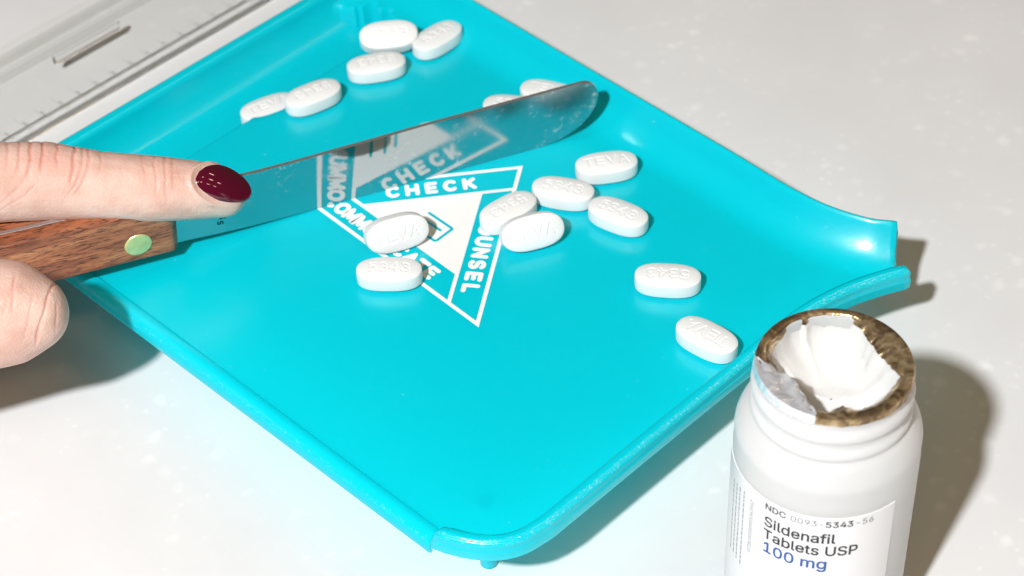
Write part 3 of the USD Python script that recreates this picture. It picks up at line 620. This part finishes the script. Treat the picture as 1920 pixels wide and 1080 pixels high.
# nail: a curved shell that follows the fingertip
NW, NL = 4.65, 10.5
n0 = at(397, 342, ZF + 17.5)
import trimesh.proximity
_q = np.array([(a, y) for a in np.linspace(1.2, 9.6, 13) for y in np.linspace(-3.6, 3.6, 11)])
_o = n0 + _q[:, :1] * nax + _q[:, 1:] * ns + 40 * nn
loc_, ir_, _ = hm_.ray.intersects_location(_o, np.repeat(-nn[None], len(_o), 0), multiple_hits=False)
_h = (loc_ - n0) @ nn; _x, _y = _q[ir_, 0], _q[ir_, 1]
ok = _h > np.median(_h) - 4
Am = lambda x, y: np.stack([np.ones_like(x), x, y, x * x, x * y, y * y], -1)
cf = np.linalg.lstsq(Am(_x[ok], _y[ok]), _h[ok], rcond=None)[0]
rows = []
for a in np.linspace(0, 1, 44):
    wid = NW * math.sqrt(max(2e-4, 1 - abs((a - .36) / (.36 if a < .36 else .64)) ** (2.7 if a < .36 else 1.9)))
    y = wid * np.sin(np.linspace(-1, 1, 27) * np.pi / 2); x = np.full_like(y, a * NL)
    h = Am(x, y) @ cf + .55 - .55 * np.clip((a - .55) / .45, 0, 1) ** 2 - .55 * (np.abs(y) / NW) ** 3 - .30 * np.clip(1 - a / .14, 0, 1)
    rows.append(n0 + x[:, None] * nax + y[:, None] * ns + h[:, None] * nn)
NT = np.array(rows)
tp = grid_mesh(NT); bt = grid_mesh(NT - nn * .55)
bl = np.vstack([NT[:, 0], NT[-1, 1:], NT[::-1, -1][1:], NT[0, ::-1][1:]])
rim = grid_mesh(np.stack([bl, bl - nn * .55], 1))
nm = trimesh.util.concatenate([tp, bt, rim]); nm.merge_vertices(); nm.fix_normals()
nm.apply_translation(HSH)
obj('fingernail', nm, mat_nail, hand, smooth=45)

# ---------------------------------------------------------------- the bottle
ZB = 76.0
bc_ = at(1565, 681, ZB); RR = 292 / 2 / FPX * ((ZB - CAM[2]) / -1 / (-(FWD[2]) + 0.0256) if False else float((bc_ - CAM) @ FWD))
bottle = based(thing('pill_bottle', 'open white plastic pill bottle with a torn foil seal and printed label', 'bottle', loc=(bc_[0], bc_[1], 0)))
def prof_spline(pts, n=8): return catmull(pts, n)
k_ = RR / 14.6; BR = 18.15 * k_
outer = [(RR - .9, ZB), (RR - .25, ZB - .15), (RR, ZB - .6), (RR - .05, ZB - 1.6), (RR + .02, ZB - 2.6), (RR + .1, ZB - 3.4), (RR + .75, ZB - 4.4), (RR + .95, ZB - 5.4), (RR + .7, ZB - 6.4), (RR + .15, ZB - 7.2), (RR + .05, ZB - 8.0), (RR + .2, ZB - 8.8), (RR + .85, ZB - 9.8), (RR + .95, ZB - 10.7),
         (RR + .7, ZB - 11.4), (RR + .55, ZB - 11.9), (RR + .9, ZB - 12.4), (RR + 1.9, ZB - 13.3), (RR + 2.9, ZB - 15.0), (RR + 3.6, ZB - 17.4), (BR - .15, ZB - 20.2), (BR, ZB - 23), (BR, ZB - 27), (BR, 4.2), (BR - .5, 1.6), (BR - 1.8, .25), (BR - 4, .03), (0.01, .6)]
op = np.vstack([prof_spline(outer[:22], 6), outer[22:]])
inner_p = [(0.01, 1.8), (BR - 3, 1.9), (BR - 1.6, 3.4), (BR - 1.2, 8), (BR - 1.2, ZB - 24), (BR - 1.5, ZB - 19), (RR + 1.4, ZB - 14.8), (RR - .9, ZB - 12.6), (RR - 1.6, ZB - 11), (RR - 1.7, ZB - 2), (RR - 1.5, ZB - .3), (RR - .9, ZB)]
ip = np.vstack([inner_p[:4], prof_spline(inner_p[4:], 6)])
bmesh = lathe(np.vstack([ip, op[1:]]), 160, bc_[:2]); bmesh.merge_vertices(); bmesh.fix_normals()
obj('bottle_body', bmesh, mat_bottle, bottle, smooth=40)
# torn foil seal on the rim
vd = CAM - bc_; phi0 = math.atan2(vd[1], vd[0])               # bearing from the bottle to the viewer
na = 220; aa = np.linspace(0, 2 * np.pi, na, endpoint=False)
rngf = np.random.default_rng(11)
nz = lambda f, s: meshkit.fbm(np.c_[np.cos(aa) * f + 5, np.sin(aa) * f + 5, np.full(na, s)], 4, 3) - .5
rel = (aa - phi0 + np.pi) % (2 * np.pi) - np.pi
tear = [(1450, 662), (1470, 632), (1496, 604), (1512, 611), (1524, 600), (1560, 594), (1586, 597), (1604, 612), (1622, 640), (1640, 662), (1662, 688), (1677, 704), (1664, 718), (1650, 738), (1630, 748), (1606, 762), (1580, 757), (1552, 768), (1528, 764), (1502, 748), (1478, 712), (1462, 686)]
tp_ = np.array([at(x, y, ZB - 1.0)[:2] - bc_[:2] for x, y in tear]); ta = np.arctan2(tp_[:, 1], tp_[:, 0]) % (2 * np.pi); tr = np.hypot(*tp_.T) * np.where(np.array(tear)[:, 0] > 1615, 1.10, 1.04)
o_ = np.argsort(ta); ri = np.interp(aa, np.r_[ta[o_][-1] - 2 * np.pi, ta[o_], ta[o_][0] + 2 * np.pi], np.r_[tr[o_][-1], tr[o_], tr[o_][0]])
ri = np.minimum(ri, RR - 1.3) + .35 * nz(9, 2.0)
rings_ = []
ro = RR + .55 + .35 * nz(20, 4)
for kf, (rr_, zz) in enumerate([(ro, ZB - 1.3 + .5 * nz(24, 6)), (RR + .38, ZB - .35), (RR + .2, ZB + .12), (RR - .5, ZB + .28), (RR - 1.5, ZB + .2 + .2 * nz(16, 7)), (.5 * (RR - 1.5) + .5 * ri, ZB - .5 + .6 * nz(9, 9)), (ri, ZB - 1.5 + 2.2 * nz(7, 5))]):
    rr_ = np.broadcast_to(rr_, (na,)); zz = np.broadcast_to(zz, (na,))
    rings_.append(np.c_[bc_[0] + rr_ * np.cos(aa), bc_[1] + rr_ * np.sin(aa), zz])
FP = np.array(rings_); FP = np.concatenate([FP, FP[:, :1]], 1); fo = grid_mesh(FP)
fo2 = fo.copy(); fo2.vertices = fo2.vertices - [0, 0, .08]; fo2.invert()
foil = obj('foil_seal', trimesh.util.concatenate([fo, fo2]), mat_foil, bottle, smooth=50)
# the silver flap left at the side towards the tray
def rimpt(a, r, z): return np.array([bc_[0] + r * math.cos(a), bc_[1] + r * math.sin(a), z])
# angles of the flap's ends from pixels on the rim
def rim_angle(px, py):
    p = at(px, py, ZB); return math.atan2(p[1] - bc_[1], p[0] - bc_[0])
a0, a1 = rim_angle(1422, 672), rim_angle(1532, 776)
if a1 < a0: a1 += 2 * np.pi
fl_rows = []
for t in np.linspace(0, 1, 40):
    a = a0 + (a1 - a0) * t; o = rimpt(a, RR + .35, ZB + .7); i_ = rimpt(a0, RR - .4, ZB + .8) * (1 - t) + rimpt(a1, RR - .4, ZB + .8) * t
    mid = i_ + (rimpt(a, RR * .2, ZB) - i_) * .22 * math.sin(math.pi * t)
    row = [rimpt(a, RR + .75, ZB - 1.2)] + [o + (mid - o) * s + np.array([0, 0, .42 * math.sin(s * 9 + t * 11) * s + .3 * math.sin(t * 31 + s * 4) * s - .5 * s]) for s in np.linspace(0, 1, 9)]
    fl_rows.append(row)
obj('foil_flap', grid_mesh(np.array(fl_rows)), mat_silver, foil, smooth=50)
# white torn liner inside
nz2 = lambda f, q: meshkit.fbm(np.c_[np.cos(aa) * f + 5, np.sin(aa) * f + 5, np.full(na, q)], 2, 9) - .5
ri2 = ri - .35 + .5 * nz2(4, 8.); lr = []
for rr_, zz in [(np.maximum(RR - 1.72, ri2 + .4), ZB - 1.25), (.5 * (np.maximum(RR - 1.72, ri2 + .4) + ri2), ZB - 1.9 + .5 * nz2(2.2, 3.)), (ri2, ZB - 2.6 + 1.2 * nz2(1.6, 3.)), (ri2 - .5 - 2.6 * np.clip(nz2(2.4, 2.) + .1, 0, 1), ZB - 5.0 + 2.4 * nz2(1.5, 5.))]:
    rr_ = np.broadcast_to(rr_, (na,)); zz = np.broadcast_to(zz, (na,)); lr.append(np.c_[bc_[0] + rr_ * np.cos(aa), bc_[1] + rr_ * np.sin(aa), zz])
for q in np.linspace(.9, .02, 16):
    rad = q * ((ri2 - .9) * q ** 1.5 + (ri2 - .9).mean() * (1 - q ** 1.5)); X = rad * np.cos(aa); Y = rad * np.sin(aa)
    dx, dy = X * math.cos(phi0) + Y * math.sin(phi0), -X * math.sin(phi0) + Y * math.cos(phi0)      # towards the viewer, to the viewer's right
    dep = 5.0 + 5.5 * (1 - q ** 2.2) + 3.2 * sstep(-.9, .8, dx - 1.0 + .035 * dy * dy - .12 * dy) * (1 - q ** 3)
    dep = dep + (1 - q ** 2) * 2.4 * (meshkit.fbm(np.c_[X * .16 + 9, Y * .16 + 9, np.zeros(na)], 2, 4) - .5)
    lr.append(np.c_[bc_[0] + X, bc_[1] + Y, ZB - dep])
LP = np.array(lr); LP = np.concatenate([LP, LP[:, :1]], 1)
obj('torn_liner', grid_mesh(LP), mat_liner, bottle, smooth=30)
# label
LT = ZB - 24.6; LB = 8.0
la0, la1 = phi0 - math.radians(150), phi0 + math.radians(50)
lg = np.array([[(bc_[0] + (BR + .16) * math.cos(a), bc_[1] + (BR + .16) * math.sin(a), z) for z in (LB, 20, 35, LT - .3, LT)] for a in np.linspace(la0, la1, 140)])
lg2 = lg.copy(); lg2[..., :2] = bc_[:2] + (lg[..., :2] - bc_[:2]) * ((BR - .05) / (BR + .16))
edge = np.vstack([lg[:, 0], lg[-1, 1:], lg[::-1, -1][1:], lg[0, ::-1][1:]]); edge2 = np.vstack([lg2[:, 0], lg2[-1, 1:], lg2[::-1, -1][1:], lg2[0, ::-1][1:]])
lm = trimesh.util.concatenate([grid_mesh(lg), grid_mesh(np.stack([edge, edge2], 1))]); lm.fix_normals()
label = obj('label', lm, mat_label, bottle, smooth=40)
def on_bottle(m, a_start, z0, squeeze=1.0, rot=0.0):
    m = m.subdivide_to_size(.7) if hasattr(m, 'subdivide_to_size') else m
    v = np.array(m.vertices); x, y = v[:, 0] * squeeze, v[:, 1]
    if rot: x, y = -y, x
    a = a_start + x / BR; r = BR + .18 + v[:, 2]
    return trimesh.Trimesh(np.c_[bc_[0] + r * np.cos(a), bc_[1] + r * np.sin(a), z0 + y], m.faces, process=False)
def txt(s, h, bold=False):
    return meshkit.text_mesh(s, h, .02, bold)
RA = math.radians
def put(s, h, deg, z0, mat, bold=False, squeeze=1.0, rot=0):
    m = txt(s, h, bold); wd = m.bounds[1][0]
    obj('printed_text', on_bottle(m, phi0 + RA(deg), z0, squeeze, rot), mat, label, smooth=False)
    return math.degrees(wd * squeeze / BR)
dz = ZB - 80
d0 = -34.5; zl = LT - 2.6
d1 = d0 + put('NDC', 1.65, d0, zl, mat_ink, True, 1.0) + 2.6
d1 += put('0093-', 1.6, d1, zl, mat_inkpale, False, 1.0) + .8
d1 += put('5343', 1.65, d1, zl, mat_ink, True, 1.0) + .8
put('-56', 1.6, d1, zl, mat_inkpale, False, 1.0)
put('Sildenafil', 2.75, d0, zl - 4.9, mat_ink, True, .92)
put('Tablets USP', 2.75, d0, zl - 8.7, mat_ink, True, .92)
put('100 mg', 3.0, d0, zl - 12.9, mat_inkblue, True, .93)
put('GTIN 00300935343562', 1.0, -43.5, zl - 17, mat_inkgrey, False, 1.0, 1)
# lines of print too small to read at the label's side
for k, dg in enumerate((-53, -58, -62.5, -67.5)):
    z = LT - 3.2 - k * .4; bits = []
    rk = np.random.default_rng(30 + k)
    while z > LT - 26:
        ln = rk.uniform(.5, 1.6); b = trimesh.creation.box([.34, ln, .02]); bits.append(on_bottle(trimesh.Trimesh(b.vertices + [0, 0, .02], b.faces), phi0 + RA(dg), z - ln / 2)); z -= ln + .42
    obj('small_print', trimesh.util.concatenate(bits), mat_inkgrey, label, smooth=False)

# ---------------------------------------------------------------- clear plastic lid lying beside the tray
lid = based(thing('clear_lid', 'clear plastic ruled lid lying on the counter beside the tray', 'plastic lid', loc=tuple(to_world(np.array([0, 165, 0.])))))
def ubox(u0, u1, v0, v1, z0, z1, r=.3):
    h = Manifold.batch_hull([Manifold.sphere(r, 12).translate([x, y, z]) for x in (u0 + r, u1 - r) for y in (v0 + r, v1 - r) for z in (z0 + r, z1 - r)])
    q = h.to_mesh(); return trimesh.Trimesh(to_world(np.asarray(q.vert_properties[:, :3])), np.asarray(q.tri_verts), process=False)
VN = tray_uv(250, 130, 4.0)[1]; VR2 = tray_uv(118, 67, 4.0)[1]; VR1 = tray_uv(90, 52, 4.0)[1]
S0, S1 = tray_uv(100, 109, 7.0), tray_uv(222, 40, 7.0); VS = (S0[1] + S1[1]) / 2
obj('lid_sheet', ubox(-95, 80, VN + 1.42, VR1 - 1.0, 3.2, 4.6, .2), mat_clear, lid, smooth=40)
obj('lid_edge', ubox(-95, 80, VN, VN + 1.4, .05, 4.8, .5), mat_clearrib, lid, smooth=40)
obj('lid_rib', ubox(-95, 80, VR2 - .9, VR2 + .9, .05, 3.18, .3), mat_clear, lid, smooth=40)
obj('lid_rib', ubox(-95, 80, VR1 - .98, VR1 + 1.2, .05, 5.4, .5), mat_clear, lid, smooth=40)
obj('lid_handle', ubox(S0[0], S1[0], VS - .8, VS + .8, 4.62, 7.6, .6), mat_clearrib, lid, smooth=40)
for k in range(24):
    u = -76 + 6.35 * k
    obj('tick_mark', ubox(u, u + .35, VN + 2.2, VN + 6.4, 4.61, 4.66, .02), mat_tick, lid, smooth=False)
